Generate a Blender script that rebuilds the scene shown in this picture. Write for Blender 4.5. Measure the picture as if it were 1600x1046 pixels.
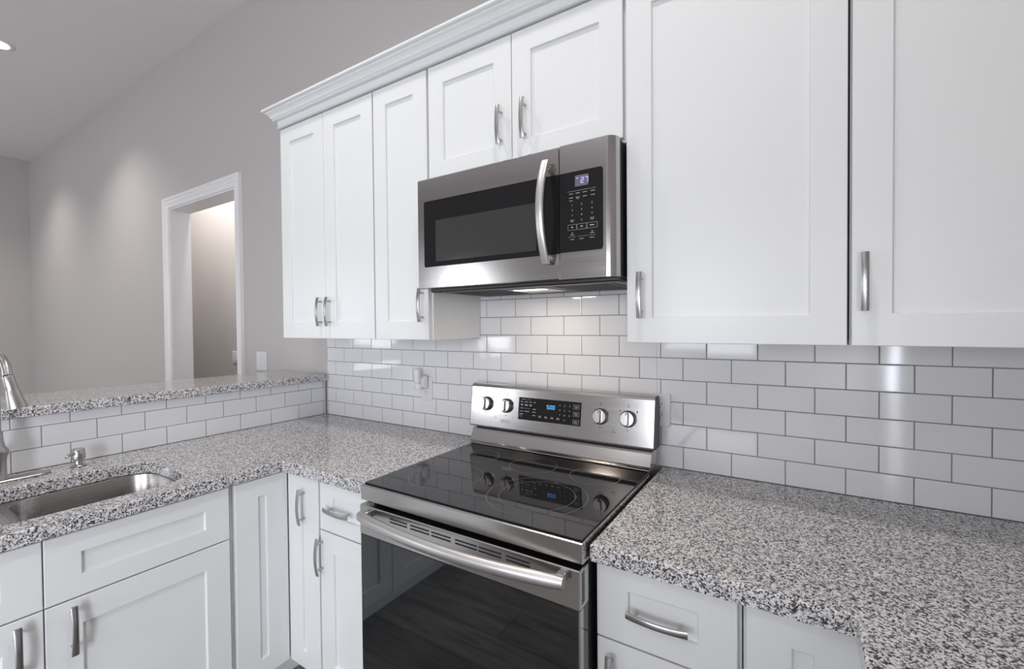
import bpy, bmesh, math, random
from mathutils import Vector, Matrix
from mathutils.geometry import tessellate_polygon
random.seed(7)
for o in list(bpy.data.objects): bpy.data.objects.remove(o)
SC = bpy.context.scene
COL = SC.collection
PI = math.pi

# ------------------------------------------------------------------ camera
def make_camera():
    yaw, pit, rol = -0.5569, -0.0161, -0.0084
    f = Vector((math.sin(yaw)*math.cos(pit), math.cos(yaw)*math.cos(pit), math.sin(pit)))
    r = Vector((math.cos(yaw), -math.sin(yaw), 0)); u = r.cross(f)
    r2 = math.cos(rol)*r + math.sin(rol)*u; u2 = -math.sin(rol)*r + math.cos(rol)*u
    cd = bpy.data.cameras.new('camera'); co = bpy.data.objects.new('camera', cd); COL.objects.link(co)
    m = Matrix((r2, u2, -f)).transposed().to_4x4(); m.translation = Vector((2.3574, -1.6317, 1.4264))
    co.matrix_world = m
    cd.sensor_width = 36; cd.lens = 697.67/1600*36
    cd.shift_x = -9.52/1600; cd.shift_y = -3.15/1600
    cd.clip_start = .02; SC.camera = co
make_camera()

# ------------------------------------------------------------------ world, exposure, daylight
SC.view_settings.view_transform = 'Standard'; SC.view_settings.look = 'None'
SC.view_settings.gamma = 1.0; SC.view_settings.exposure = -0.12
SC.view_settings.use_curve_mapping = False
w = bpy.data.worlds.new('world'); SC.world = w; w.use_nodes = True
w.node_tree.nodes['Background'].inputs[0].default_value = (.80, .88, 1, 1)
w.node_tree.nodes['Background'].inputs[1].default_value = 1.6

CEIL = 3.66; XL, XR, YF = -6.30, 3.14, -4.70
# windows in the front wall (behind the camera): x0, x1, z0, z1
WINDOWS = [(-5.95, -4.45, .98, 2.40), (-2.45, -1.75, .98, 2.40), (.75, 2.0, 1.0, 2.15)]
WPOW = [42, 24, 34]
RWIN = (-4.55, -3.55, .10, 2.12)     # glazed door in the right wall, beyond the worktop
def area(name, loc, rot, sx, sy, power, col=(1, 1, 1), spread=PI):
    l = bpy.data.lights.new(name, 'AREA'); l.shape = 'RECTANGLE'; l.size = sx; l.size_y = sy
    l.energy = power; l.color = col; l.spread = spread
    o = bpy.data.objects.new(name, l); o.location = loc; o.rotation_euler = rot; COL.objects.link(o); return o
for i, (a, b, c, d) in enumerate(WINDOWS):
    area('window_daylight', ((a+b)/2, YF-.06, (c+d)/2), (PI/2, 0, 0), b-a-.12, d-c-.12, WPOW[i], (.90, .94, 1.0))

area('window_daylight', (XR+.06, (RWIN[0]+RWIN[1])/2, (RWIN[2]+RWIN[3])/2), (PI/2, 0, PI/2), RWIN[1]-RWIN[0]-.12, RWIN[3]-RWIN[2]-.12, 118, (.86, .90, 1.0))

# ------------------------------------------------------------------ materials
MATS = {}
def mat(name, col, rough=.5, metal=0., spec=.5, ior=1.5, coat=0., emit=None, estr=0.):
    m = bpy.data.materials.new(name); m.use_nodes = True
    b = m.node_tree.nodes['Principled BSDF']
    b.inputs['Base Color'].default_value = (*col, 1); b.inputs['Roughness'].default_value = rough
    b.inputs['Metallic'].default_value = metal; b.inputs['IOR'].default_value = ior
    b.inputs['Specular IOR Level'].default_value = spec
    if coat: b.inputs['Coat Weight'].default_value = coat; b.inputs['Coat Roughness'].default_value = .05
    if emit: b.inputs['Emission Color'].default_value = (*emit, 1); b.inputs['Emission Strength'].default_value = estr
    MATS[name] = m; return m
def nd(m, t, **k):
    n = m.node_tree.nodes.new(t)
    for a, v in k.items():
        if a in ('inp',):
            for kk, vv in v.items(): n.inputs[kk].default_value = vv
        else: setattr(n, a, v)
    return n
def lk(m, a, b): m.node_tree.links.new(a, b)
def bump(m, height_socket, strength, dist):
    b = m.node_tree.nodes['Principled BSDF']
    n = nd(m, 'ShaderNodeBump', inp={'Strength': strength, 'Distance': dist})
    lk(m, height_socket, n.inputs['Height']); lk(m, n.outputs[0], b.inputs['Normal'])

def paint(name, col, rough, bs=.0, scale=180):
    m = mat(name, col, rough)
    if bs:
        tc = nd(m, 'ShaderNodeNewGeometry'); n = nd(m, 'ShaderNodeTexNoise', inp={'Scale': scale, 'Detail': 2.0})
        lk(m, tc.outputs['Position'], n.inputs['Vector']); bump(m, n.outputs[0], bs, .002)
    return m
WALL = paint('wall_paint', (.495, .468, .455), .55, .12)
CEILM = paint('ceiling_paint', (.78, .745, .735), .7, .1)
HALL = paint('hall_paint', (.48, .46, .45), .6, .1)
TRIM = paint('trim_paint', (.82, .80, .80), .3)
CAB = paint('cabinet_paint', (.765, .775, .768), .30)
CABG = paint('cabinet_reveal', (.62, .63, .65), .5)
TILE = mat('white_ceramic_tile', (.72, .72, .725), .07, ior=1.52)
GROUT = mat('grey_grout', (.20, .20, .21), .85)
WHITEP = mat('white_plastic', (.70, .70, .70), .3)
FRESH = mat('freshener_plastic', (.70, .71, .72), .25)
SLOT = mat('dark_slot', (.02, .02, .02), .5)
BLACKP = mat('black_plastic', (.012, .012, .013), .35)
DARKM = mat('dark_metal', (.06, .058, .056), .4, metal=.6)
GLASSB = mat('black_glass', (.012, .012, .013), .035, ior=1.5)
OVENG = mat('oven_glass', (.010, .011, .012), .03, ior=1.7)
MWWIN = mat('microwave_window', (.045, .045, .045), .12, ior=1.5)
PRINT = mat('panel_print', (.55, .55, .55), .5)
PRINTD = mat('dark_print', (.05, .05, .05), .5)
LOGO = mat('logo_print', (.52, .51, .50), .35, metal=.6)
RING = mat('burner_ring_print', (.22, .22, .22), .3)
BLUE = mat('clock_digits', (.02, .1, .3), .4, emit=(.10, .50, 1.0), estr=2.0)
LCDT = mat('lcd_digits', (.3, .3, .6), .4, emit=(.45, .45, 1.0), estr=1.6)
LCD = mat('lcd_background', (.10, .10, .115), .3, emit=(.3, .3, .45), estr=.12)
LAMPE = mat('lamp_lens', (1, 1, 1), .3, emit=(1, .97, .92), estr=14)
HOODE = mat('hood_lens', (1, 1, 1), .3, emit=(1, .90, .78), estr=5)
CLEAR = mat('clear_liquid_glass', (.75, .76, .75), .08)

def steel(name, col, rough, axis, streak=.10, bs=.05):
    m = mat(name, col, rough, metal=1.0)
    g = nd(m, 'ShaderNodeNewGeometry'); mp = nd(m, 'ShaderNodeMapping')
    s = [260, 260, 260]; s['xyz'.index(axis)] = 2.0; mp.inputs['Scale'].default_value = s
    n = nd(m, 'ShaderNodeTexNoise', inp={'Scale': 1.6, 'Detail': 2.0})
    lk(m, g.outputs['Position'], mp.inputs['Vector']); lk(m, mp.outputs[0], n.inputs['Vector'])
    mr = nd(m, 'ShaderNodeMapRange', inp={'To Min': rough-streak*.5, 'To Max': rough+streak})
    lk(m, n.outputs[0], mr.inputs[0]); lk(m, mr.outputs[0], m.node_tree.nodes['Principled BSDF'].inputs['Roughness'])
    bump(m, n.outputs[0], bs, .0006); return m
STEEL = steel('brushed_steel', (.51, .497, .487), .17, 'x', .08, .02)
STEELS = steel('satin_steel', (.62, .61, .60), .36, 'x', .08, .08)
SINKM = steel('sink_steel', (.42, .405, .39), .26, 'y', .04, .0)
NICKEL = mat('brushed_nickel', (.46, .45, .44), .27, metal=1.0)
FAUCM = mat('faucet_nickel', (.42, .41, .395), .32, metal=1.0)
KNOBM = mat('knob_metal', (.74, .72, .70), .25, metal=1.0)

def granite():
    m = mat('speckled_granite', (.5, .5, .5), .12)
    b = m.node_tree.nodes['Principled BSDF']
    g = nd(m, 'ShaderNodeNewGeometry')
    dn = nd(m, 'ShaderNodeTexNoise', inp={'Scale': 60.0, 'Detail': 3.0})
    lk(m, g.outputs['Position'], dn.inputs['Vector'])
    mx = nd(m, 'ShaderNodeMix', data_type='VECTOR', inp={'Factor': .012})
    lk(m, g.outputs['Position'], mx.inputs[4]); lk(m, dn.outputs['Color'], mx.inputs[5])
    v = nd(m, 'ShaderNodeTexVoronoi', inp={'Scale': 330.0})
    lk(m, mx.outputs[1], v.inputs['Vector'])
    bw = nd(m, 'ShaderNodeSeparateColor'); lk(m, v.outputs['Color'], bw.inputs[0])
    n2 = nd(m, 'ShaderNodeTexNoise', inp={'Scale': 120.0, 'Detail': 2.0}); lk(m, g.outputs['Position'], n2.inputs['Vector'])
    ad = nd(m, 'ShaderNodeMath', operation='MULTIPLY_ADD', inp={1: .9, 2: -.45}); lk(m, n2.outputs[0], ad.inputs[0])
    s = nd(m, 'ShaderNodeMath', operation='ADD'); lk(m, bw.outputs[0], s.inputs[0]); lk(m, ad.outputs[0], s.inputs[1])
    cr = nd(m, 'ShaderNodeValToRGB'); cr.color_ramp.interpolation = 'CONSTANT'
    e = cr.color_ramp.elements
    e[0].position = 0; e[0].color = (.035, .035, .038, 1)
    e[1].position = .19; e[1].color = (.12, .117, .12, 1)
    for p, c in ((.33, (.30, .295, .30)), (.45, (.55, .535, .535)), (.64, (.69, .67, .67)), (.88, (.78, .76, .76))):
        x = e.new(p); x.color = (*c, 1)
    lk(m, s.outputs[0], cr.inputs[0]); lk(m, cr.outputs[0], b.inputs['Base Color'])
    return m
GRAN = granite()

def planks():
    m = mat('dark_wood_planks', (.1, .1, .1), .38)
    b = m.node_tree.nodes['Principled BSDF']
    g = nd(m, 'ShaderNodeNewGeometry')
    br = nd(m, 'ShaderNodeTexBrick', inp={'Scale': 1.0, 'Mortar Size': .0025, 'Brick Width': 1.2, 'Row Height': .18,
        'Color1': (.13, .123, .115, 1), 'Color2': (.27, .255, .24, 1), 'Mortar': (.015, .014, .013, 1), 'Bias': -.1})
    br.offset = .37; lk(m, g.outputs['Position'], br.inputs['Vector'])
    mp = nd(m, 'ShaderNodeMapping'); mp.inputs['Scale'].default_value = (1.4, 14, 1)
    n = nd(m, 'ShaderNodeTexNoise', inp={'Scale': 2.2, 'Detail': 6.0, 'Distortion': .8})
    lk(m, g.outputs['Position'], mp.inputs[0]); lk(m, mp.outputs[0], n.inputs['Vector'])
    mr = nd(m, 'ShaderNodeMapRange', inp={'From Min': .3, 'From Max': .7, 'To Min': .35, 'To Max': 1.25}); lk(m, n.outputs[0], mr.inputs[0])
    mx = nd(m, 'ShaderNodeMix', data_type='RGBA', blend_type='MULTIPLY', inp={'Factor': 1.0})
    lk(m, br.outputs['Color'], mx.inputs[6]); lk(m, mr.outputs[0], mx.inputs[7]); lk(m, mx.outputs[2], b.inputs['Base Color'])
    return m
PLANK = planks()

# ------------------------------------------------------------------ mesh builder
class MB:
    """collects closed pieces in world coordinates; build() links them as one mesh under a parent"""
    def __init__(s): s.v = []; s.f = []; s.m = []; s.sm = []
    def add(s, verts, faces, mi=0, smooth=False):
        k = len(s.v); s.v += [tuple(v) for v in verts]
        for f in faces: s.f.append(tuple(i+k for i in f)); s.m.append(mi); s.sm.append(smooth)
        return s
    def bm(s, bm, mi=0, smooth=False):
        bm.verts.index_update()
        s.add([v.co[:] for v in bm.verts], [[v.index for v in f.verts] for f in bm.faces], mi, smooth); bm.free(); return s
    def box(s, x0, x1, y0, y1, z0, z1, bev=0., mi=0, seg=1):
        bm = bmesh.new(); bmesh.ops.create_cube(bm, size=1)
        for v in bm.verts: v.co = Vector(((x0+x1)/2+v.co.x*(x1-x0), (y0+y1)/2+v.co.y*(y1-y0), (z0+z1)/2+v.co.z*(z1-z0)))
        if bev: bmesh.ops.bevel(bm, geom=bm.edges[:], offset=bev, segments=seg, affect='EDGES', profile=.5)
        return s.bm(bm, mi)
    def loops(s, rings, mi=0, cap0=True, cap1=True, smooth=False):
        n = len(rings[0]); V = [v for r in rings for v in r]; F = []
        for k in range(len(rings)-1):
            for i in range(n): F.append((k*n+i, k*n+(i+1) % n, (k+1)*n+(i+1) % n, (k+1)*n+i))
        kk = len(s.v); s.add(V, F, mi, smooth)
        if cap0: s.f.append(tuple(kk+i for i in range(n))); s.m.append(mi); s.sm.append(False)
        if cap1: s.f.append(tuple(kk+(len(rings)-1)*n+i for i in range(n))); s.m.append(mi); s.sm.append(False)
        return s
    def lathe(s, prof, o, d=(0, 0, 1), seg=32, mi=0, smooth=True):
        """prof: (radius, distance along d)"""
        d = Vector(d).normalized(); a = d.orthogonal().normalized(); b = d.cross(a); o = Vector(o)
        R = [[o+d*h+(a*math.cos(t)+b*math.sin(t))*max(r, 1e-5) for t in [2*PI*i/seg for i in range(seg)]] for r, h in prof]
        return s.loops(R, mi, smooth=smooth)
    def cyl(s, p0, p1, r, r1=None, seg=20, mi=0, bev=0.):
        p0 = Vector(p0); p1 = Vector(p1); L = (p1-p0).length; r1 = r if r1 is None else r1
        pr = [(r, 0), (r1, L)] if not bev else [(r-bev, 0), (r, bev), (r1, L-bev), (r1-bev, L)]
        return s.lathe(pr, p0, p1-p0, seg, mi)
    def tube(s, pts, rad, seg=20, mi=0, ref=None):
        P = [Vector(p) for p in pts]; n = len(P); rings = []
        rr = rad if isinstance(rad, (list, tuple)) else [rad]*n
        a = None
        for i in range(n):
            t = (P[min(i+1, n-1)]-P[max(i-1, 0)]).normalized()
            if a is None: a = (Vector(ref) if ref else t.orthogonal())
            a = (a-t*a.dot(t)).normalized(); b = t.cross(a)
            rings.append([P[i]+(a*math.cos(q)+b*math.sin(q))*rr[i] for q in [2*PI*k/seg for k in range(seg)]])
        return s.loops(rings, mi, smooth=True)
    def build(s, name, mats, parent=None, autosmooth=True):
        if not isinstance(mats, (list, tuple)): mats = [mats]
        L = Vector(parent.get('_o', (0, 0, 0))) if parent else Vector((0, 0, 0))
        me = bpy.data.meshes.new(name)
        me.from_pydata([tuple(Vector(v)-L) for v in s.v], [], s.f)
        for m in mats: me.materials.append(m)
        me.polygons.foreach_set('material_index', s.m); me.polygons.foreach_set('use_smooth', s.sm)
        bm = bmesh.new(); bm.from_mesh(me); bmesh.ops.recalc_face_normals(bm, faces=bm.faces); bm.to_mesh(me); bm.free()
        me.update()
        if any(s.sm): me.set_sharp_from_angle(angle=math.radians(38))
        o = bpy.data.objects.new(name, me); COL.objects.link(o)
        if parent: o.parent = parent; o['_o'] = tuple(L)
        return o
def thing(name, label, cat, loc, group=None):
    o = bpy.data.objects.new(name, None); COL.objects.link(o); o.location = loc; o.empty_display_size = .05
    o['_o'] = tuple(loc); o['label'] = label; o['category'] = cat
    if group: o['group'] = group
    return o
def tag(o, label, cat, group=None):
    o['label'] = label; o['category'] = cat
    if group: o['group'] = group
    return o
def struct(o): o['kind'] = 'structure'; return o

class Frame:
    """local frame on a face: a along u, b up, c outward"""
    def __init__(s, o, u, n, v=(0, 0, 1)): s.o = Vector(o); s.u = Vector(u).normalized(); s.n = Vector(n).normalized(); s.v = Vector(v).normalized()
    def p(s, a, b, c=0.): return s.o+s.u*a+s.v*b+s.n*c
    def box(s, mb, a0, a1, b0, b1, c0, c1, bev=0., mi=0):
        bm = bmesh.new(); bmesh.ops.create_cube(bm, size=1)
        for v in bm.verts: v.co = Vector(((a0+a1)/2+v.co.x*(a1-a0), (b0+b1)/2+v.co.y*(b1-b0), (c0+c1)/2+v.co.z*(c1-c0)))
        if bev: bmesh.ops.bevel(bm, geom=bm.edges[:], offset=bev, segments=1, affect='EDGES', profile=.5)
        for v in bm.verts: v.co = s.p(*v.co)
        mb.bm(bm, mi)
def rrect(a0, a1, b0, b1, r, n=6):
    P = []
    for cx, cy, t0 in ((a1-r, b1-r, 0), (a0+r, b1-r, PI/2), (a0+r, b0+r, PI), (a1-r, b0+r, 1.5*PI)):
        for i in range(n+1): t = t0+PI/2*i/n; P.append((cx+r*math.cos(t), cy+r*math.sin(t)))
    return P
BACK = Frame((0, 0, 0), (1, 0, 0), (0, -1, 0))      # a = x, c = -y
PEN = Frame((0, 0, 0), (0, -1, 0), (1, 0, 0))       # a = -y, c = x

def shaker(fr, a0, a1, b0, b1, c0, t=.02, st=.073, ra=.073):
    mb = MB(); c1 = c0+t
    def ring(i, j, c): return [fr.p(a0+i, b0+j, c), fr.p(a1-i, b0+j, c), fr.p(a1-i, b1-j, c), fr.p(a0+i, b1-j, c)]
    mb.loops([ring(0, 0, c0), ring(0, 0, c1-.0015), ring(.0015, .0015, c1), ring(st, ra, c1), ring(st+.0015, ra+.0015, c1-.0015),
              ring(st+.003, ra+.003, c1-.008), ring(st+.0045, ra+.0045, c1-.0085)])
    return mb
def pull(fr, a, b, c, vert=True, L=.134):
    """arched bar pull on two round posts, centred at (a,b)"""
    mb = MB(); n = 14; rings = []
    for i in range(n+1):
        t = -1+2*i/n; s = t*L/2; h = .024+.0085*(1-t*t); w_ = .0068+.0010*t*t; th = .0028
        sec = [(-w_, h-th), (w_, h-th), (w_, h+th*.4), (w_*.6, h+th), (-w_*.6, h+th), (-w_, h+th*.4)]
        rings.append([fr.p(a+(x if vert else s), b+(s if vert else x), c+y) for x, y in sec])
    mb.loops(rings, smooth=True)
    for s in (-.048, .048):
        A = (a, b+s) if vert else (a+s, b)
        mb.cyl(fr.p(*A, c+.0003), fr.p(*A, c+.029), .0042, seg=14)
    return mb

# ------------------------------------------------------------------ setting: room shell
def shell():
    def wall(name, boxes, m):
        mb = MB()
        for b in boxes: mb.box(*b)
        struct(mb.build(name, m))
    D0, D1, DH = -2.075, -.995, 2.425                  # doorway in the back wall
    T0, T1 = .008, .150
    wall('wall_back', [(XL, D0, T0, T1, 0, CEIL), (D1, XR, T0, T1, 0, CEIL), (D0, D1, T0, T1, DH, CEIL)], WALL)
    wall('wall_left', [(XL-.12, XL, YF, T1, 0, CEIL)], WALL)
    ya, yb, za, zb_ = RWIN
    wall('wall_right', [(XR, XR+.12, YF, ya, 0, CEIL), (XR, XR+.12, yb, T1, 0, CEIL), (XR, XR+.12, ya, yb, 0, za), (XR, XR+.12, ya, yb, zb_, CEIL)], WALL)
    mb = MB(); e = .05; x0, x1 = XR+.07, XR+.115
    mb.box(x0, x1, ya, yb, za, za+e); mb.box(x0, x1, ya, yb, zb_-e, zb_); mb.box(x0, x1, ya, ya+e, za+e, zb_-e); mb.box(x0, x1, yb-e, yb, za+e, zb_-e)
    struct(mb.build('window_4', TRIM))
    bx = []; xs = XL
    for a, b, c, d in WINDOWS:
        bx += [(xs, a, YF-.14, YF, 0, CEIL), (a, b, YF-.14, YF, 0, c), (a, b, YF-.14, YF, d, CEIL)]; xs = b
    bx.append((xs, XR, YF-.14, YF, 0, CEIL)); wall('wall_front', bx, WALL)
    wall('floor', [(XL-.12, XR+.12, YF-.14, .90, -.08, 0)], PLANK)
    wall('ceiling', [(XL-.12, XR+.12, YF-.14, .90, CEIL, CEIL+.08)], CEILM)
    wall('wall_hall_back', [(-4.2, .4, .75, .87, 0, CEIL)], HALL)
    wall('wall_hall_left', [(-4.2, -4.1, T1, .75, 0, CEIL)], HALL)
    wall('wall_hall_right', [(.3, .4, T1, .75, 0, CEIL)], HALL)
    wall('wall_peninsula', [(-.115, -.0085, -2.30, .0075, 0, 1.112)], WALL)
    for i, (a, b, c, d) in enumerate(WINDOWS):
        mb = MB(); e = .05; y0, y1 = YF-.135, YF-.085
        mb.box(a, b, y0, y1, c, c+e); mb.box(a, b, y0, y1, d-e, d); mb.box(a, a+e, y0, y1, c+e, d-e); mb.box(b-e, b, y0, y1, c+e, d-e)
        mb.box(a+e, b-e, y0+.01, y1-.01, (c+d)/2-.02, (c+d)/2+.02)
        struct(mb.build('window_%d' % (i+1), TRIM))
    # door casing and jamb lining
    mb = MB(); y = T0
    def casing(path):   # moulded casing swept round the opening: section (outward offset, projection)
        sec = [(0, 0), (0, .010), (.006, .014), (.030, .013), (.036, .017), (.060, .018), (.066, .023), (.085, .024), (.085, 0)]
        rings = []
        for (x, z, ox, oz) in path: rings.append([(x+ox*s_, y-p, z+oz*s_) for s_, p in sec])
        mb.loops(rings)
    casing([(D0+.006, 0.0, -1, 0), (D0+.006, DH-.006, -1, 1), (D1-.006, DH-.006, 1, 1), (D1-.006, 0.0, 1, 0)])
    j = .018
    mb.box(D0, D0+j, T0-.002, T1+.004, 0, DH); mb.box(D1-j, D1, T0-.002, T1+.004, 0, DH); mb.box(D0+j, D1-j, T0-.002, T1+.004, DH-j, DH)
    struct(mb.build('trim_1', TRIM))
    for nm, a, b in (('baseboard_back', XL, D0-.08), ('baseboard_back_2', D1+.08, -.116)):
        struct(MB().box(a, b, -.006, .0075, 0, .13, .003).build(nm, TRIM))
    struct(MB().box(XL, XL+.014, YF, -.01, 0, .13, .003).build('baseboard_left', TRIM))
shell()

# ------------------------------------------------------------------ tiled backsplash (real bevelled tiles on a grout bed)
P_, PZ, Z0 = .154, .0783, .914
OX, OY = .0963, .0921
def tiles(fr, name, regions, off, label):
    """regions: (a0,a1,b0,b1) clip rectangles in the frame; off(row) gives the first joint"""
    mb = MB(); g = .0011
    for (a0, a1, b0, b1) in regions:
        fr.box(mb, a0, a1, b0, b1, -.0075, -.0012, mi=1)
        r = 0
        while Z0+r*PZ < b1-.004:
            z0 = max(Z0+r*PZ+g, b0); z1 = min(Z0+(r+1)*PZ-g, b1)
            if z1-z0 > .004:
                k0 = off(r) - P_*50
                while k0 < a1:
                    s = max(k0+g, a0); t = min(k0+P_-g, a1)
                    if t-s > .004:
                        rnd = random.Random(int(round(k0*1000))*131+r)
                        tl = [rnd.uniform(-.00018, .00018) for _ in range(3)]
                        def pt(a, b, c, k=1): return fr.p(a, b, c+k*(tl[0]+tl[1]*(a-(s+t)/2)/.076+tl[2]*(b-(z0+z1)/2)/.038))
                        def ring(i, c, k=1): return [pt(s+i, z0+i, c, k), pt(t-i, z0+i, c, k), pt(t-i, z1-i, c, k), pt(s+i, z1-i, c, k)]
                        mb.loops([ring(0, -.006, 0), ring(0, -.0014), ring(.0006, -.0005), ring(.0018, 0)], mi=0, smooth=False)
                    k0 += P_
            r += 1
    o = mb.build(name, [TILE, GROUT]); tag(o, label, 'backsplash'); return o
tiles(BACK, 'tile_backsplash', [(0.0185, 1.128, .915, 1.369), (1.128, 1.930, .915, 1.558), (1.930, XR-.002, .915, 1.369)],
      lambda r: OX+(P_/2 if r % 2 == 0 else 0), 'glossy white subway tile backsplash on the long wall behind the range')
tiles(PEN, 'tile_backsplash', [(0.0, 2.28, .915, 1.110)],
      lambda r: OY+(P_/2 if r % 2 == 0 else 0), 'low white subway tile backsplash behind the sink, under the raised bar top')

# ------------------------------------------------------------------ granite
def offset_poly(P, d):
    n = len(P); out = []; A = sum(P[i][0]*P[(i+1) % n][1]-P[(i+1) % n][0]*P[i][1] for i in range(n)); sg = 1 if A > 0 else -1
    for i in range(n):
        p0, p1, p2 = Vector(P[i-1]), Vector(P[i]), Vector(P[(i+1) % n])
        e1 = (p1-p0).normalized(); e2 = (p2-p1).normalized()
        n1 = Vector((-e1.y, e1.x))*sg; n2 = Vector((-e2.y, e2.x))*sg
        m = (n1+n2); m = m/max(m.dot(n1), .2); out.append(tuple(p1+m*d))
    return out
def slab(outer, holes, z0, z1, r=.004):
    mb = MB(); prof = [(r*.5, z0), (0, z0+r*.5), (0, z1-r), (r*.3, z1-r*.3), (r, z1)]
    def rings(P, sg):
        R = [[(x, y, z) for x, y in offset_poly(P, sg*o)] for o, z in prof]; mb.loops(R, cap0=False, cap1=False); return R
    RR = [rings(outer, 1)]+[rings(h, -1) for h in holes]
    for k in (0, -1):
        L = [[Vector(v) for v in R[k]] for R in RR]; flat = [v for l in L for v in l]
        mb.add(flat, [tuple(t) for t in tessellate_polygon(L)])
    # weld
    return mb
def weld(o, d=1e-5):
    bm = bmesh.new(); bm.from_mesh(o.data); bmesh.ops.remove_doubles(bm, verts=bm.verts, dist=d)
    bmesh.ops.recalc_face_normals(bm, faces=bm.faces); bm.to_mesh(bm_me := o.data); bm.free(); return o
CT0, CT1 = .873, .914
PENY = -2.28
SK = (.213, .600, -1.715, -.925)        # sink cut-out
hole = rrect(*SK, .095, 8)
o = slab([(.0015, -.0015), (.0015, PENY), (.687, PENY), (.687, -.667), (1.180, -.667), (1.180, -.0015)], [hole], CT0, CT1).build('countertop', GRAN)
weld(o); tag(o, 'L-shaped speckled grey granite worktop with the sink cut-out, left of the range', 'countertop')
o = slab([(1.9495, -.0015), (1.9495, -.667), (2.447, -.667), (2.447, -2.62), (XR-.002, -2.62), (XR-.002, -.0015)], [], CT0, CT1).build('countertop', GRAN)
weld(o); tag(o, 'speckled grey granite worktop turning the corner, right of the range', 'countertop')
o = slab([(-.42, .006), (-.42, -2.42), (.030, -2.42), (.030, -.0012), (.0175, -.0012), (.0175, .006)], [], 1.1135, 1.151).build('bar_top', GRAN)
weld(o); tag(o, 'raised granite bar ledge on the half wall above the sink', 'bar top')

# ------------------------------------------------------------------ cabinets
CF = .31      # upper carcass front (c), doors in front of it
def door(fr, par, a0, a1, b0, b1, c, hx=None, hz=None, vert=True, name='door', st=.073, ra=.073):
    d = shaker(fr, a0, a1, b0, b1, c, st=st, ra=ra).build(name, CAB, par)
    if hx is not None: pull(fr, hx, hz, c+.02, vert).build('handle', NICKEL, d)['label'] = 'arched brushed nickel bar pull'
    return d
def upper(label, a0, a1, b0, b1, doors, side=None):
    t = thing('upper_cabinet', label, 'cabinet', (a0, 0, b0))
    mb = MB(); BACK.box(mb, a0+.0012, a1-.0012, b0, b1, -.0065 if a0 < 0 else .0015, CF-.001, .001, 0)
    mb.build('body', CAB, t)
    for d in doors: door(BACK, t, *d)
    return t
UB, UT = 1.371, 2.428
g = .0015
upper('two-door white wall cabinet at the left end of the upper row', .135, .824, UB, UT,
      [(.135+g, .4835-g, UB+.001, UT-.004, CF, .4575, 1.497), (.4835+g, .824-.003, UB+.001, UT-.004, CF, .523, 1.497)])
upper('narrow single-door white wall cabinet just left of the microwave', .826, 1.142, UB, UT,
      [(.826+.003, 1.142-.008, UB+.001, UT-.004, CF, 1.107, 1.509)])
upper('short two-door white wall cabinet above the microwave', 1.1435, 1.9255, 1.974, UT,
      [(1.1435+g, 1.528-g, 1.983, UT-.004, CF, 1.486, 2.118), (1.528+g, 1.9255-.006, 1.983, UT-.004, CF, 1.583, 2.118)])
upper('tall single-door white wall cabinet right of the microwave', 1.927, 2.4625, UB, UT,
      [(1.927+.003, 2.4625-.003, UB+.001, UT-.004, CF, 1.973, 1.511)])
upper('white wall cabinet cut off by the right edge of the photo', 2.464, XR-.004, UB, UT,
      [(2.464+.004, 2.93, UB+.001, UT-.004, CF, 2.49, 1.520)])

def crown():
    prof = [(-.022, 2.4295), (.004, 2.4295), (.010, 2.431), (.0125, 2.4345), (.010, 2.438), (.0065, 2.4395), (.0065, 2.4405), (.0085, 2.4615), (.0095, 2.4635),
            (.0235, 2.4645), (.0275, 2.4675), (.0265, 2.4710), (.0235, 2.4725), (.0240, 2.4740), (.0290, 2.4780), (.0330, 2.4850), (.0390, 2.4930), (.0470, 2.4985),
            (.0480, 2.5000), (.0480, 2.5040), (.0590, 2.5060), (.0615, 2.5090), (.0615, 2.5170), (.0590, 2.519), (-.022, 2.519)]
    xl, yf = .135, -(CF+.02)
    mb = MB()
    R = [[(xl-o_, .0065, z) for o_, z in prof], [(xl-o_, yf-o_, z) for o_, z in prof], [(XR-.003, yf-o_, z) for o_, z in prof]]
    mb.loops(R); return mb
tag(crown().build('crown_moulding', CAB), 'stepped white crown moulding running along the top of the wall cabinets', 'crown moulding')

# base cabinets
BC = .615     # carcass front on the back wall; face at .635
def base(fr, label, a0, a1, cface, fronts, depth0=.0, toe=True, reveal=None):
    t = thing('base_cabinet', label, 'cabinet', fr.p((a0+a1)/2, 0, cface-.3))
    mb = MB(); fr.box(mb, a0+.001, a1-.001, .115, .871, depth0, cface-.0205, .001); mb.build('body', CAB, t)
    k = MB(); fr.box(k, a0+.001, a1-.001, .001, .114, depth0, cface-.09); k.build('toe_kick', CAB, t)
    for kind, *d in fronts: door(fr, t, *d, name=kind)
    return t
ZT, ZD0, ZD1 = .8655, .6845, .6800
F = .635; c = F-.02
def fronts_drawer_door(fr, t, a0, a1, cc, dh, hx, hz, ra=.055, st=.073):
    door(fr, t, a0, a1, ZD0, ZT, cc, *(dh if dh else (None, None)), vert=False, name='drawer_front', st=st, ra=ra)
    door(fr, t, a0, a1, .120, ZD1, cc, hx, hz, True, st=st)
t = base(BACK, 'narrow white base cabinet with a drawer above a door, just left of the range', .867, 1.1785, F, [], .001)
fronts_drawer_door(BACK, t, .8725, 1.1765, c, (.991, .7725), .885, .590)
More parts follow.
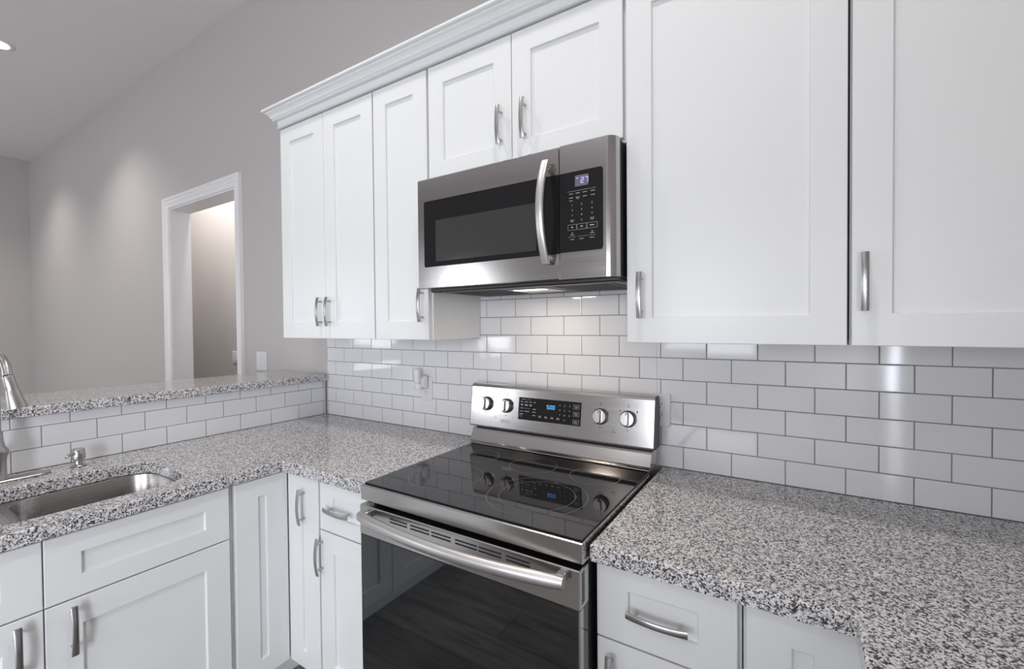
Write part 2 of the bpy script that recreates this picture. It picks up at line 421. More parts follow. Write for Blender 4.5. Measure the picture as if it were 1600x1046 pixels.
# corner unit: one cabinet, two leaves meeting in the inner corner
t = thing('base_cabinet', 'white corner base cabinet whose two narrow leaves meet in the inner corner', 'cabinet', (.6, -.6, 0))
mb = MB(); mb.box(.012, .866, -.6145, -.002, .115, .871, .001); mb.box(.012, .6475, -.838, -.6145, .115, .871, .001); mb.build('body', CAB, t)
mb = MB(); mb.box(.012, .866, -.545, -.002, .001, .114); mb.box(.012, .578, -.838, -.545, .001, .114); mb.build('toe_kick', CAB, t)
door(BACK, t, .6700, .8620, .120, ZT, c, .777, .7500, True, st=.0835, ra=.066)
door(PEN, t, .6370, .8290, .120, ZT, .648, None, None, True, st=.0800, ra=.066)
# sink base on the peninsula
t = thing('base_cabinet', 'wide white sink base cabinet with two false drawer panels over two doors', 'cabinet', (.4, -1.3, 0))
mb = MB()
PEN.box(mb, .839, .857, .115, .871, .012, .6475); PEN.box(mb, 1.752, 1.770, .115, .871, .012, .6475)
PEN.box(mb, .857, 1.752, .115, .133, .012, .6475); PEN.box(mb, .857, 1.752, .133, .871, .012, .020)
PEN.box(mb, .857, 1.752, .660, .871, .630, .6475); PEN.box(mb, 1.290, 1.320, .133, .660, .630, .6475)
mb.build('body', CAB, t)
mb = MB(); PEN.box(mb, .840, 1.769, .001, .114, .012, .578); mb.build('toe_kick', CAB, t)
fronts_drawer_door(PEN, t, .8480, 1.3035, .648, None, 1.2520, .603, ra=.058)
fronts_drawer_door(PEN, t, 1.3065, 1.7620, .648, None, 1.3560, .603, ra=.058)
t = base(PEN, 'white end cabinet of the peninsula beyond the sink base', 1.771, 2.270, .668, [], .012)
fronts_drawer_door(PEN, t, 1.776, 2.265, .648, (2.02, .7725), 1.83, .590)
# right of the range
t = base(BACK, 'white base cabinet with a drawer above a door, just right of the range', 1.9515, 2.2640, F, [], .001)
fronts_drawer_door(BACK, t, 1.9530, 2.2570, c, (2.098, .7700), 1.990, .590, ra=.055, st=.075)
t = base(BACK, 'white corner base cabinet with a narrow panel, under the right worktop', 2.2650, XR-.003, F, [], .001)
door(BACK, t, 2.2725, 2.4660, .120, ZT, c, None, None, True, st=.078, ra=.066)
RLEG = Frame((XR, 0, 0), (0, -1, 0), (-1, 0, 0))
t = base(RLEG, 'white base cabinet facing away on the right leg of the worktop', .637, 2.55, XR-2.478, [], .003)
for k in range(4):
    a = .645+k*.475; fronts_drawer_door(RLEG, t, a, a+.470, XR-2.498, (a+.235, .7725), a+.04, .590)

# ------------------------------------------------------------------ sink, faucet, dispenser
def sink():
    mb = MB(); zt = .8715
    s0, s1, s2, s3 = SK
    out = rrect(s0-.022, s1+.022, s2-.022, s3+.022, .11, 8)
    bowls = [(s0-.003, s1+.003, -1.302, s3+.004), (s0-.003, s1+.003, s2-.004, -1.338)]
    hl = [rrect(*b, .085, 8) for b in bowls]
    L = [[Vector((x, y, zt)) for x, y in P] for P in [out]+hl]
    mb.add([v for l in L for v in l], [tuple(t_) for t_ in tessellate_polygon(L)])
    for b in bowls:
        rings = []
        for ins, z, r in ((0, zt, .085), (.002, zt-.004, .084), (.004, zt-.14, .08), (.010, zt-.175, .078), (.022, zt-.19, .07), (.045, zt-.195, .055)):
            rings.append([(x, y, z) for x, y in rrect(b[0]+ins, b[1]-ins, b[2]+ins, b[3]-ins, r, 8)])
        mb.loops(rings, cap0=False, cap1=True, smooth=True)
    o = mb.build('kitchen_sink', SINKM); weld(o, 1e-5)
    md = o.modifiers.new('thickness', 'SOLIDIFY'); md.thickness = .0012; md.offset = -1
    tag(o, 'double-bowl undermount stainless steel sink set in the peninsula worktop', 'sink')
    for b in bowls:
        d = MB().lathe([(.042, 0), (.044, .002), (.030, .003), (.028, -.001), (0, -.001)], ((b[0]+b[1])/2, (b[2]+b[3])/2, zt-.1935)).build('drain', STEEL)
        d.parent = o
sink()

def faucet():
    x, y = .085, -1.293
    t = thing('kitchen_faucet', 'pull-down gooseneck faucet in brushed nickel behind the sink', 'faucet', (x, y, .9145))
    rings = []
    for ins, z in ((0, .9146), (0, .9185), (.003, .9212)):
        rings.append([(x+b_, y+a_, z) for a_, b_ in rrect(-.127+ins, .127-ins, -.030+ins, .030-ins, .0295-ins, 10)])
    MB().loops(rings, smooth=True).build('deck_plate', FAUCM, t)
    MB().lathe([(.027, 0), (.027, .006), (.0235, .012), (.0225, .055), (.024, .075), (.029, .088), (.0300, .094), (.0285, .100), (.020, .112), (.0165, .135), (.0155, .16)],
               (x, y, .9213), seg=36).build('base', FAUCM, t)
    pts = [(x, y, 1.08), (x, y, 1.20)]
    R = .082
    for i in range(1, 17):
        a = PI*i/16*.90; pts.append((x+R-R*math.cos(a), y+.004*i/16, 1.255+R*math.sin(a)))
    MB().tube(pts, .0118, 20).build('neck', FAUCM, t)
    e = Vector(pts[-1]); d = (Vector((.262, -1.272, 1.176))-e); Ln = d.length
    MB().lathe([(.0128, 0), (.0140, .003), (.0145, .03), (.0155, .042), (.0150, .044), (.0165, .050), (.0225, Ln-.006), (.0232, Ln), (.019, Ln+.0005), (.017, Ln-.006), (0, Ln-.006)],
               e, d, 32).build('spray_head', FAUCM, t)
    MB().cyl((x, y-.024, .985), (x, y-.05, .99), .011, .009).tube([(x, y-.048, .99), (x+.01, y-.065, 1.01), (x+.03, y-.095, 1.05)], [.006, .0055, .005], 12).build('handle', FAUCM, t)
faucet()
def dispenser():
    x, y = .086, -1.093
    t = thing('soap_dispenser', 'small brushed nickel soap dispenser behind the right sink bowl', 'soap dispenser', (x, y, .9145))
    MB().lathe([(.022, 0), (.0225, .003), (.019, .007), (.0125, .010), (.0115, .022), (.012, .026)], (x, y, .9146), seg=28).build('base', NICKEL, t)
    MB().lathe([(.014, 0), (.0195, .005), (.0200, .012), (.0185, .038), (.0150, .043), (.0, .044)], (x, y, .938), seg=28).build('pump_head', NICKEL, t)
    d = Vector((.9, -1.2, 0)).normalized()
    p = Vector((x, y, .966))+d*.014
    MB().tube([p, p+d*.014+Vector((0, 0, .001)), p+d*.028, p+d*.037+Vector((0, 0, -.006))], [.0062, .0055, .0048, .0036], 14).build('spout', NICKEL, t)
dispenser()

# ------------------------------------------------------------------ switches and outlets
def plate(fr, a, b, c, name, label, w_, h_, kind, cat, gangs=1):
    t = thing(name, label, cat, fr.p(a, b, c))
    P = lambda i, cc: [fr.p(a+x, b+y, c+cc) for x, y in rrect(-w_/2+i, w_/2-i, -h_/2+i, h_/2-i, .004, 3)]
    MB().loops([P(0, .0003), P(0, .003), P(.002, .0055)]).build('cover_plate', WHITEP, t)
    for k in range(gangs):
        ax = a+(k-(gangs-1)/2)*.046
        kd = kind[k] if isinstance(kind, (list, tuple)) else kind
        if kd == 'rocker':
            mb = MB(); fr.box(mb, ax-.0165, ax+.0165, b-.033, b+.033, c+.0056, c+.0085, .001); mb.build('rocker', WHITEP, t)
        else:
            for s in (.0195, -.0195):
                R = lambda i, cc: [fr.p(ax+x, b+s+y, c+cc) for x, y in rrect(-.017+i, .017-i, -.0145+i, .0145-i, .008, 4)]
                so = MB().loops([R(0, .0056), R(0, .0068), R(.001, .0075)]).build('socket', WHITEP, t); sl = MB()
                for q, hh in ((-.0062, .0042), (.0062, .0036)): fr.box(sl, ax+q-.0011, ax+q+.0011, b+s+.004-hh, b+s+.004+hh, c+.0076, c+.0079)
                sl.cyl(fr.p(ax, b+s-.008, c+.0076), fr.p(ax, b+s-.008, c+.0079), .0024, seg=10)
                sl.build('slots', SLOT, t).parent = so
    return t
plate(BACK, 1.9430, 1.1180, .0006, 'wall_outlet', 'white duplex outlet partly hidden by the right end of the range console', .073, .118, 'outlet', 'outlet')
plate(BACK, .8100, 1.1180, .0006, 'wall_outlet', 'white duplex outlet with a plug-in air freshener, on the tile left of the range', .073, .118, 'outlet', 'outlet')
WF = Frame((0, .008, 0), (1, 0, 0), (0, -1, 0))
plate(WF, -.700, 1.200, .0, 'light_switch', 'white light switch plate on the grey wall between doorway and cabinets', .118, .125, 'rocker', 'light switch', 2)
HF = Frame((0, .75, 0), (1, 0, 0), (0, -1, 0))
plate(HF, -2.580, 1.122, .0, 'light_switch', 'white switch plate inside the hall, seen through the doorway', .118, .122, 'rocker', 'light switch', 2)

def freshener():
    x, z = .803, 1.135
    t = thing('air_freshener', 'white plug-in air freshener with a clear bulb in the tiled wall outlet', 'air freshener', (x, -.012, z))
    R = lambda i, y, za, zb, wd: [(x+a_, y, b_) for a_, b_ in rrect(-wd+i, wd-i, za, zb, .008, 5)]
    MB().loops([R(.002, -.0090, z-.014, z+.05, .021), R(0, -.014, z-.016, z+.05, .023), R(0, -.030, z-.012, z+.045, .023), R(.006, -.040, z-.004, z+.035, .023)], smooth=True).build('plug_body', FRESH, t)
    MB().lathe([(.010, 0), (.0155, .006), (.0165, .02), (.0185, .066), (.0175, .070), (.012, .0705), (.011, .066), (0, .066)], (x-.012, -.048, z+.012), (0, 0, 1), 26).build('scent_tower', FRESH, t)
    MB().lathe([(.011, 0), (.012, .0004), (0, .0006)], (x-.012, -.048, z+.0790), (0, 0, 1), 20).build('vent', SLOT, t)
    MB().lathe([(0, 0), (.013, .003), (.0185, .012), (.0185, .022), (.012, .030), (.011, .034)], (x-.008, -.044, z-.022), (0, 0, 1), 26).build('bulb', CLEAR, t)
    MB().lathe([(0, 0), (.008, .0), (.0085, .004), (.0085, .010), (0, .0105)], (x-.034, -.044, z-.012), (1, .0, 0), 18).build('dial', FRESH, t)
freshener()

# ------------------------------------------------------------------ lettering
def text_piece(mb, s, fr, a, b, c, h, align='CENTER', mi=0):
    cu = bpy.data.curves.new('t', 'FONT'); cu.body = s; cu.size = h/.72; cu.align_x = align; cu.resolution_u = 2; cu.fill_mode = 'FRONT'
    ob = bpy.data.objects.new('t', cu); me = bpy.data.meshes.new_from_object(ob)
    mb.add([fr.p(a+v.co.x, b+v.co.y, c) for v in me.vertices], [tuple(p.vertices) for p in me.polygons], mi)
    bpy.data.objects.remove(ob); bpy.data.curves.remove(cu); bpy.data.meshes.remove(me)
SEGS = {'5': 'afgcd', '0': 'abcdef', '2': 'abged', '7': 'abc', '1': 'bc'}
def seven(mb, s, fr, a, b, c, h):
    w_ = h*.55; q = h*.09; x = a
    for ch in s:
        for k in SEGS[ch]:
            r = {'a': (0, w_, h-q, h), 'd': (0, w_, 0, q), 'g': (0, w_, h/2-q/2, h/2+q/2), 'f': (0, q, h/2, h), 'e': (0, q, 0, h/2), 'b': (w_-q, w_, h/2, h), 'c': (w_-q, w_, 0, h/2)}[k]
            fr.box(mb, x+r[0], x+r[1], b+r[2], b+r[3], c, c+.0004)
        x += w_*1.55
def dash(mb, fr, a, b, c, w_, h=.0016):
    """a line of print too small to read in the photo"""
    n = max(2, int(w_/.0026)); rnd = random.Random(int(a*7919+b*104729))
    x = a-w_/2
    for i in range(n):
        ww = w_/n*.7; hh = h*(.75+.5*rnd.random()); fr.box(mb, x, x+ww, b-h/2, b-h/2+hh, c, c+.0003); x += w_/n

# ------------------------------------------------------------------ microwave
def microwave():
    t = thing('over_range_microwave', 'stainless steel over-the-range microwave with black glass door, under the short cabinet', 'microwave', (1.54, 0, 1.565))
    x0, x1, z0, z1, sx, yf = 1.150, 1.9225, 1.5655, 1.9700, 1.7425, .400
    MB().box(x0+.006, x1-.002, -.366, -.0015, z0+.001, z1-.001, .002).build('body', BLACKP, t)
    # door
    mb = MB(); BACK.box(mb, x0, sx-.0015, z0, z1, .3665, yf, .0025); d = mb.build('door', STEEL, t)
    def panel(a0, a1, b0, b1, c0, c1, rl, rr, m, name, par):
        P = []
        for cx, cy, t0, r in ((a1-rr, b1-rr, 0, rr), (a0+rl, b1-rl, PI/2, rl), (a0+rl, b0+rl, PI, rl), (a1-rr, b0+rr, 1.5*PI, rr)):
            for i in range(7): q = t0+PI/2*i/6; P.append((cx+r*math.cos(q), cy+r*math.sin(q)))
        return MB().loops([[BACK.p(a_, b_, c0) for a_, b_ in P], [BACK.p(a_, b_, c1) for a_, b_ in P]]).build(name, m, par)
    panel(1.1835, sx-.0018, 1.6440, 1.8860, yf-.001, yf+.0012, .008, .0006, GLASSB, 'glass', d)
    panel(1.2400, 1.6620, 1.6620, 1.8120, yf+.0010, yf+.0015, .003, .003, MWWIN, 'window', d)
    pts = []; n = 20
    for i in range(n+1):
        s = -1+2*i/n; pts.append((1.7060, -(yf+.020+.040*(1-s*s)), 1.7710+.158*s))
    rings = []
    for i, p in enumerate(pts):
        w_, th = .0135, .0075
        rings.append([(p[0]+w_*math.copysign(abs(math.cos(q))**.6, math.cos(q)), p[1]+th*math.sin(q), p[2]) for q in [2*PI*k/16 for k in range(16)]])
    mb = MB().loops(rings, smooth=True)
    for zz in (1.631, 1.911): mb.box(1.7000, 1.7120, -(yf+.026), -(yf+.0014), zz-.008, zz+.008, .002)
    mb.build('handle', STEELS, d)
    # control side, right front edge rolled back
    xe = x1; r = .038
    P = [(sx+.0015, .3665), (sx+.0015, yf-.001), (sx+.0025, yf)]
    P += [(xe-.030, yf)]+[(xe-.030+.030*math.sin(q), yf-.034+.034*math.cos(q)) for q in [PI/2*i/8 for i in range(1, 9)]]+[(xe, .3665)]
    mb = MB().loops([[(a_, -c_, z) for a_, c_ in P] for z in (z0, z1)]); cp = mb.build('control_panel', STEEL, t)
    panel(sx+.0018, 1.8835, 1.6460, 1.8850, yf-.001, yf+.0012, .0006, .008, GLASSB, 'glass', cp)
    c = yf+.0013
    mb = MB(); BACK.box(mb, 1.796, 1.8385, 1.8390, 1.8715, c, c+.0003); mb.build('display', LCD, cp)
    mb = MB(); seven(mb, '27', BACK, 1.8150, 1.8470, c+.0004, .0165); BACK.box(mb, 1.800, 1.806, 1.8625, 1.8640, c+.0004, c+.0007); mb.build('display_digits', LCDT, cp)
    mb = MB(); A = (1.7860, 1.8130, 1.8380)
    BACK.box(mb, 1.770, 1.862, 1.8265, 1.8270, c, c+.0002)
    for x_ in (1.783, 1.805, 1.828, 1.853): dash(mb, BACK, x_, 1.8195, c, .014)
    for x_ in (1.783, 1.805, 1.828, 1.853): dash(mb, BACK, x_, 1.8075, c, .013)
    dash(mb, BACK, 1.783, 1.7990, c, .011); dash(mb, BACK, 1.805, 1.8035, c, .009)
    cols = (1.7865, 1.8170, 1.8500)
    for r_, row in enumerate(('123', '456', '789')):
        for k in range(3): text_piece(mb, row[k], BACK, cols[k], 1.7830-r_*.0155, c+.0003, .0052)
    text_piece(mb, '0', BACK, cols[1], 1.7365, c+.0003, .0052)
    for x_ in (cols[0], cols[2]): dash(mb, BACK, x_, 1.7405, c, .013); dash(mb, BACK, x_, 1.7365, c, .010)
    for a0, a1 in ((1.772, 1.800), (1.802, 1.832), (1.834, 1.866)):
        for q in ((a0, a1, 1.7270, 1.7275), (a0, a1, 1.7110, 1.7115), (a0, a0+.0005, 1.7115, 1.7270), (a1-.0005, a1, 1.7115, 1.7270)): BACK.box(mb, *q, c, c+.0002)
        dash(mb, BACK, (a0+a1)/2, 1.7195, c, .014 if a0 > 1.83 else .008, .003)
    for x_ in (1.7865, 1.850): dash(mb, BACK, x_, 1.7020, c, .003, .003); dash(mb, BACK, x_, 1.6965, c, .014)
    BACK.box(mb, 1.772, 1.798, 1.6900, 1.6904, c, c+.0002); BACK.box(mb, 1.803, 1.862, 1.6900, 1.6904, c, c+.0002)
    for x_ in (1.7865, 1.817, 1.850): dash(mb, BACK, x_, 1.6830, c, .015)
    mb.build('keypad_print', PRINT, cp)
    # underside
    mb = MB(); mb.box(x0+.030, x1-.004, -.366, -.0015, z0-.010, z0+.001, .002)
    u = mb.build('underside', DARKM, t)
    MB().box(x0+.032, x1-.006, -.364, -.322, z0-.0125, z0-.0098, .001).build('front_recess_band', BLACKP, u)  # black strip painted in for the dark recess behind the front lip
    for a0 in (x0+.075, x0+.510):
        v = MB(); v.box(a0, a0+.215, -.315, -.075, z0-.0125, z0-.0098, .001)
        v = v.build('grease_filter', DARKM, u); s = MB()
        for k in range(15): s.box(a0+.012, a0+.203, -.303+k*.0155, -.295+k*.0155, z0-.0134, z0-.0126)
        s = s.build('filter_slots', SLOT, u)
    MB().box(x0+.315, x0+.475, -.270, -.110, z0-.0125, z0-.0098, .001).build('lamp_cover', STEELS, u)
    MB().box(x0+.335, x0+.455, -.262, -.222, z0-.0135, z0-.0126).build('lamp', HOODE, u)
    l = area('hood_lamp_light', (x0+.395, -.242, z0-.016), (0, 0, 0), .11, .035, 1.1, (1, .84, .70))
    l.parent = t; l.location = Vector((x0+.395, -.242, z0-.016))-Vector((1.54, 0, 1.565))
microwave()

# ------------------------------------------------------------------ range
def the_range():
    t = thing('electric_range', 'freestanding stainless steel electric range with black glass cooktop, below the microwave', 'range', (1.563, 0, 0))
    x0, x1 = 1.1860, 1.9440
    MB().box(x0+.004, x1-.003, -.655, -.030, .045, .876, .002).build('body', BLACKP, t)
    for a in (x0+.05, x1-.05):
        for b in (-.60, -.09): MB().lathe([(.018, .001), (.018, .012), (.010, .016), (.010, .0445)], (a, b, 0), seg=16).build('foot', BLACKP, t)
    # cooktop: steel rim with a rolled front, glass on top
    prof = [(-.150, .8770), (-.690, .8770), (-.6995, .8780), (-.7010, .8800), (-.7010, .9235), (-.7000, .9250), (-.6985, .9260), (-.150, .9260)]
    MB().loops([[(x, y, z) for y, z in prof] for x in (x0, x1)]).build('cooktop_frame', STEEL, t)
    gl = MB(); gl.box(x0+.004, x1-.004, -.6900, -.128, .9262, .9300, .0012); gl = gl.build('cooktop_glass', GLASSB, t)
    mb = MB()
    def ring(cx, cy, r, w_=.0011):
        n = 72; zt = .9303
        V = [(cx+q*math.cos(2*PI*i/n), cy+q*math.sin(2*PI*i/n), zt) for q in (r-w_/2, r+w_/2) for i in range(n)]
        mb.add(V, [(i, (i+1) % n, n+(i+1) % n, n+i) for i in range(n)])
    for cx, cy, r in ((1.375, -.512, .1215), (1.716, -.505, .148), (1.716, -.505, .112), (1.569, -.272, .084), (1.799, -.266, .083), (1.335, -.272, .074)): ring(cx, cy, r)
    for k in range(3): mb.add([(1.712+k*.006, -.395, .9303), (1.7128+k*.006, -.395, .9303), (1.7128+k*.006, -.380+.003*(k % 2), .9303), (1.712+k*.006, -.380+.003*(k % 2), .9303)], [(0, 1, 2, 3)])
    mb.build('burner_rings', RING, gl)
    # back riser (sloping steel) and console
    pr = [(-.030, .9305), (-.1365, .9305), (-.1385, .9325), (-.1370, .9345), (-.1260, .9360), (-.1200, .9400), (-.1010, .9790), (-.0985, .9860), (-.030, .9860)]
    MB().loops([[(x, y, z) for y, z in pr] for x in (x0-.016, x1-.006)], smooth=False).build('riser', STEEL, t)
    MB().box(x0-.010, x1-.010, -.080, -.030, .9862, .9925).build('riser_shadow', BLACKP, t)  # black strip stands in for the shadow line below the console overhang
    cz0, cz1, cy = .9927, 1.1740, .100
    sl = .024                                            # face leans back a little
    fx0, fx1 = 1.1530, 1.9440
    tilt = Vector((0, sl, cz1-cz0)).normalized()
    CFm = Frame((0, -cy, cz0), (1, 0, 0), tilt.cross(Vector((1, 0, 0)))*-1, tilt)
    if CFm.n.y > 0: CFm.n = -CFm.n
    H = (cz1-cz0)
    prof = [(-.030, cz0), (-cy+.008, cz0), (-cy+.002, cz0+.003), (-cy, cz0+.008), (-cy+sl*.94, cz1-.012), (-cy+sl+.003, cz1-.004), (-cy+sl+.010, cz1), (-.045, cz1), (-.030, cz1-.010)]
    con = MB().loops([[(x+(ix*.0), y, z) for y, z in prof] for ix, x in enumerate((fx0, fx1))]).build('console', STEEL, t)
    for xa, xb in ((fx1, fx1+.0035), (fx0-.0035, fx0)): MB().loops([[(x, y+.002, z) for y, z in prof] for x in (xa, xb)]).build('end_cap', DARKM, con)
    def q(z): return (z-cz0)
    c = .0006
    mb = MB(); CFm.box(mb, 1.3960, 1.6730, q(1.0450), q(1.1340), c, c+.0010); dp = mb.build('display', GLASSB, con); c2 = c+.0011
    mb = MB(); seven(mb, '500', CFm, 1.5260, q(1.0970), c2, .0150); mb.build('clock_digits', BLUE, dp)
    mb = MB()
    dash(mb, CFm, 1.4180, q(1.1265), c2, .020); dash(mb, CFm, 1.445, q(1.1262), c2, .02, .0008)
    for x_, w_ in ((1.411, .013), (1.432, .017), (1.452, .011), (1.470, .010)): dash(mb, CFm, x_, q(1.1170), c2, w_, .0022)
    for x_, w_ in ((1.411, .010), (1.432, .015), (1.452, .012)): dash(mb, CFm, x_, q(1.1060), c2, w_, .0030); dash(mb, CFm, x_+.001, q(1.1020), c2, w_*.8, .0020)
    dash(mb, CFm, 1.412, q(1.0910), c2, .016, .0018); CFm.box(mb, 1.423, 1.450, q(1.0907), q(1.0912), c2, c2+.0002)
    for x_, w_ in ((1.412, .016), (1.437, .020)): dash(mb, CFm, x_, q(1.0790), c2, w_, .0024)
    dash(mb, CFm, 1.412, q(1.0680), c2, .016, .0024)
    for z_ in (1.0900, 1.0790, 1.0660): dash(mb, CFm, 1.470, q(z_), c2, .015, .0024)
    for x_ in (1.497, 1.524, 1.551, 1.577): dash(mb, CFm, x_, q(1.0620), c2, .014, .0020); dash(mb, CFm, x_, q(1.0660), c2, .010, .0016)
    for r_, row in enumerate(('123', '456', '789')):
        for k in range(3): text_piece(mb, row[k], CFm, 1.583+k*.0205, q(1.1130-r_*.0185), c2+.0003, .0062)
    text_piece(mb, '0', CFm, 1.6035, q(1.0575), c2+.0003, .0062)
    for z_ in (1.1150, 1.0880, 1.0590):
        for e in ((1.640, 1.664, z_+.0075, z_+.0081), (1.640, 1.664, z_-.0081, z_-.0075), (1.640, 1.6406, z_-.0075, z_+.0075), (1.6634, 1.664, z_-.0075, z_+.0075)):
            CFm.box(mb, e[0], e[1], q(e[2]), q(e[3]), c2, c2+.0002)
        dash(mb, CFm, 1.652, q(z_+.002), c2, .015, .0022); dash(mb, CFm, 1.652, q(z_-.003), c2, .012, .0020)
    mb.build('keypad_print', PRINT, dp)
    # maker's lettering below the display and the small print on the steel
    mb = MB(); text_piece(mb, 'Whirlpool', CFm, 1.5400, q(1.0220), c+.0001, .0085)
    n = 40; V = []
    for k in range(n+1):
        a = .5+(2*PI-.9)*k/n
        for s in (1, .9): V.append(CFm.p(1.531+.017*s*math.cos(a), q(1.0262)+.0085*s*math.sin(a), c+.0001))
    mb.add(V, [(2*k, 2*k+1, 2*k+3, 2*k+2) for k in range(n)]); mb.build('maker_logo', LOGO, con)['label'] = 'faint grey maker lettering'
    mb = MB()
    KN = ((1.2350, 1.0945), (1.3365, 1.0935), (1.7500, 1.0905), (1.8530, 1.0915))
    for i, (kx, kz) in enumerate(KN):
        mb = MB()
        for k in range(9):
            a = math.radians(-50+k*35) if i < 2 else math.radians(-130+k*32)
            if abs(math.degrees(a)-90) < 12: continue
            CFm.box(mb, kx+.0355*math.cos(a)-.0008, kx+.0355*math.cos(a)+.0008, q(kz+.0355*math.sin(a))-.0012, q(kz+.0355*math.sin(a))+.0012, c, c+.0002)
        dash(mb, CFm, kx, q(kz+.042), c, .007, .0022); dash(mb, CFm, kx, q(kz+.050), c, .006, .0022); dash(mb, CFm, kx, q(kz-.041), c, .010, .0020)
        for sx_ in ((-1, 1) if i in (0, 3) else ()): CFm.box(mb, kx+sx_*.031-.0024, kx+sx_*.031+.0024, q(kz+.027)-.0026, q(kz+.027)+.0026, c, c+.0002)
        mb.build('knob_scale', PRINTD, con)
    mb = MB()
    for x_ in (1.2850, 1.8000):
        mb.cyl(CFm.p(x_, q(1.0450), c), CFm.p(x_, q(1.0450), c+.0002), .0018, seg=10); dash(mb, CFm, x_, q(1.0380), c, .020 if x_ > 1.5 else .010, .0018)
    mb.build('console_print', PRINTD, con)
    mb = MB()
    P = rrect(-.026, .026, -.008, .008, .007, 5)
    mb.loops([[CFm.p(1.338+a_, q(1.028)+b_, c+z) for a_, b_ in P] for z in (0, .0003)]); mb.build('badge_sticker', mat('sticker', (.55, .56, .58), .3), con)
    # knobs
    for i, (kx, kz) in enumerate(KN):
        o_ = CFm.p(kx, q(kz), .0005)
        k = MB().lathe([(.0262, .0005), (.0262, .010), (.0252, .017), (.0238, .019), (0, .0192)], o_, CFm.n, 36).build('knob', KNOBM, t)
        MB().lathe([(.0296, 0), (.0293, .0085), (.0266, .0088), (.0266, .0)], o_, CFm.n, 36).build('knob_collar', BLACKP, k)
        rings = []
        for h, wd, ln in ((.018, .0090, .0235), (.028, .0078, .0222), (.0310, .0062, .0205)):
            rings.append([CFm.p(kx+a_, q(kz)+b_, h) for a_, b_ in rrect(-wd, wd, -ln, ln, wd*.95, 5)])
        MB().loops(rings, smooth=True).build('grip', KNOBM, k)
        mb = MB(); CFm.box(mb, kx-.0013, kx+.0013, q(kz)+.0125, q(kz)+.0190, .0309, .0313); mb.build('pointer', PRINTD, k)
    # oven door
    dy0, dy1 = .6600, .7100
    zb = .7740
    mb = MB(); BACK.box(mb, x0+.003, x1-.001, zb, .8665, dy0, dy1, .0025); d = mb.build('oven_door', STEEL, t)
    mb = MB(); BACK.box(mb, x0+.004, x1-.002, .205, zb-.0005, dy0, dy1-.002, .0015); mb.build('window', OVENG, d)
    mb = MB(); BACK.box(mb, x1-.0055, x1-.0015, .205, zb-.0005, dy1-.0195, dy1-.0012); mb.build('edge_trim', STEEL, d)
    mb = MB()
    for a0, a1 in ((1.325, 1.397), (1.410, 1.484), (1.492, 1.562), (1.578, 1.651), (1.657, 1.728), (1.742, 1.812)):
        for z_ in (.8500, .8405): BACK.box(mb, a0, a1, z_-.0022, z_+.0022, dy1-.001, dy1+.0004)
    mb.build('vent_slots', SLOT, d)
    mb = MB()
    for k in range(11):
        zz = .785+k*.0068; mb.add([(x1-.0006, -dy1+.010, zz), (x1-.0006, -dy1+.026, zz+.004), (x1-.0006, -dy1+.026, zz+.0080), (x1-.0006, -dy1+.010, zz+.0040)], [(0, 1, 2, 3)])
    mb.build('side_vents', SLOT, d)
    pts = []; n = 28; rings = []
    for i in range(n+1):
        s = -1+2*i/n; yy = dy1+.026+.036*(1-s*s); px_ = 1.5670+.3480*s
        e = 1 if 0 < i < n else .86
        tx, ty = 1, .036*2*s/.348
        L_ = math.hypot(tx, ty); nx, ny = -ty/L_, tx/L_
        rings.append([(px_+(nx*-1)*0+.0, -(yy+.0135*e*math.cos(a)), .8450+.0165*e*math.sin(a)) for a in [2*PI*k/24 for k in range(24)]])
    mb = MB().loops(rings, smooth=True)
    for s in (-1, 1):
        px_ = 1.5670+.3480*s*.955; mb.box(px_-.010, px_+.010, -(dy1+.020), -(dy1+.0003), .835, .857, .002)
    mb.build('handle', STEELS, d)
    mb = MB(); BACK.box(mb, x0+.003, x1-.001, .060, .200, dy0, dy1-.002, .003); mb.build('storage_drawer', STEEL, t)
the_range()

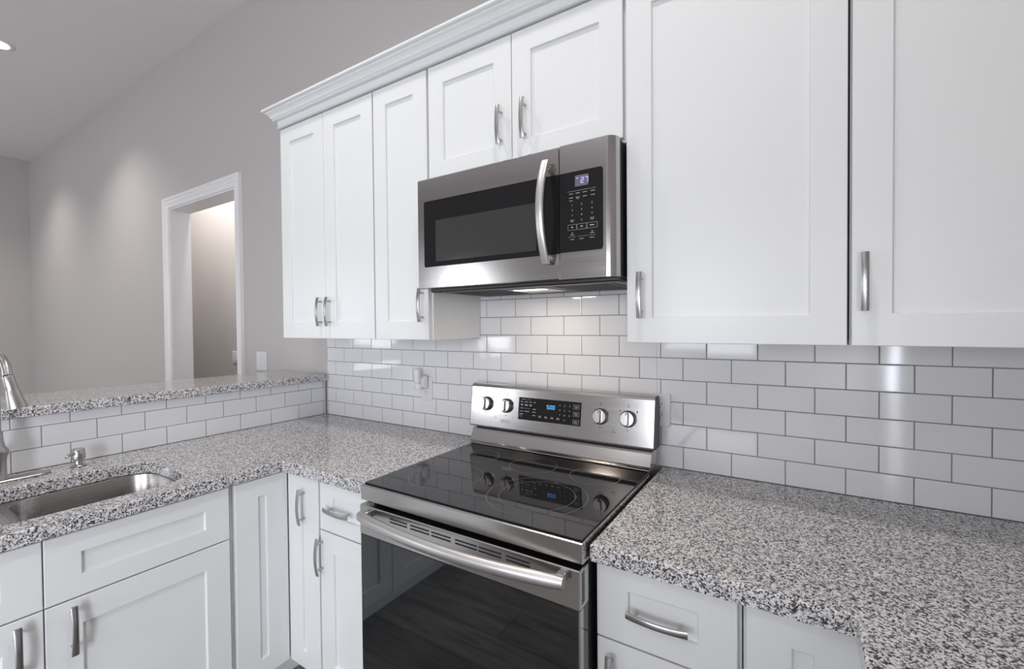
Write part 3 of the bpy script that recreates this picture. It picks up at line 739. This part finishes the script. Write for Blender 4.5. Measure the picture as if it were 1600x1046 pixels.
# ------------------------------------------------------------------ recessed ceiling lights
SPOTS = [(-2.93, -.79, 105, 'recessed ceiling light at the top left edge of the photo, nearest the doorway wall'),
         (-5.00, -.79, 90, 'recessed ceiling light beyond the left edge of the photo'),
         (-4.0, -2.9, 60, 'recessed ceiling light over the far end of the living area'),
         (-1.6, -2.9, 60, 'recessed ceiling light over the middle of the living area'),
         (.70, -1.02, 64, 'recessed ceiling light above the sink side of the kitchen'),
         (2.10, -1.02, 58, 'recessed ceiling light above the range side of the kitchen'),
         (.55, -3.3, 60, 'recessed ceiling light behind the camera, left'),
         (2.0, -3.3, 60, 'recessed ceiling light behind the camera, right')]
def can_light(x, y, pw, label):
    t = thing('recessed_light', label, 'ceiling light', (x, y, CEIL))
    MB().lathe([(.098, -.0005), (.098, -.004), (.092, -.0075), (.074, -.0085), (.070, -.004), (.070, -.0005)], (x, y, CEIL), seg=40).build('trim_ring', TRIM, t)
    MB().lathe([(.0695, -.0008), (.066, -.006), (.04, -.009), (0, -.010)], (x, y, CEIL), seg=32).build('lens', LAMPE, t)
    l = bpy.data.lights.new('can_lamp', 'SPOT'); l.energy = pw; l.spot_size = math.radians(118); l.spot_blend = .85; l.shadow_soft_size = .07; l.color = (1, .955, .90)
    o = bpy.data.objects.new('can_lamp', l); COL.objects.link(o); o.parent = t; o.location = (0, 0, -.03)
for s in SPOTS: can_light(*s)
def hall_fill():  # unseen light panel, added only to brighten the hall wall evenly
    t = thing('hall_fill_panel', 'added rectangular fill panel, out of view, that brightens the hall behind the doorway', 'ceiling light', (-2.3, .30, CEIL))
    MB().box(-3.3, -1.3, .21, .39, CEIL-.035, CEIL-.0005, .004).build('housing', TRIM, t)
    MB().box(-3.28, -1.32, .23, .37, CEIL-.040, CEIL-.0352, .001).build('diffuser', LAMPE, t)
    l = area('hall_fill_lamp', (0, 0, -.046), (0, 0, 0), 1.94, .14, 62, (1, .97, .95)); l.parent = t
hall_fill()
for o in bpy.data.objects:
    if '_o' in o: del o['_o']
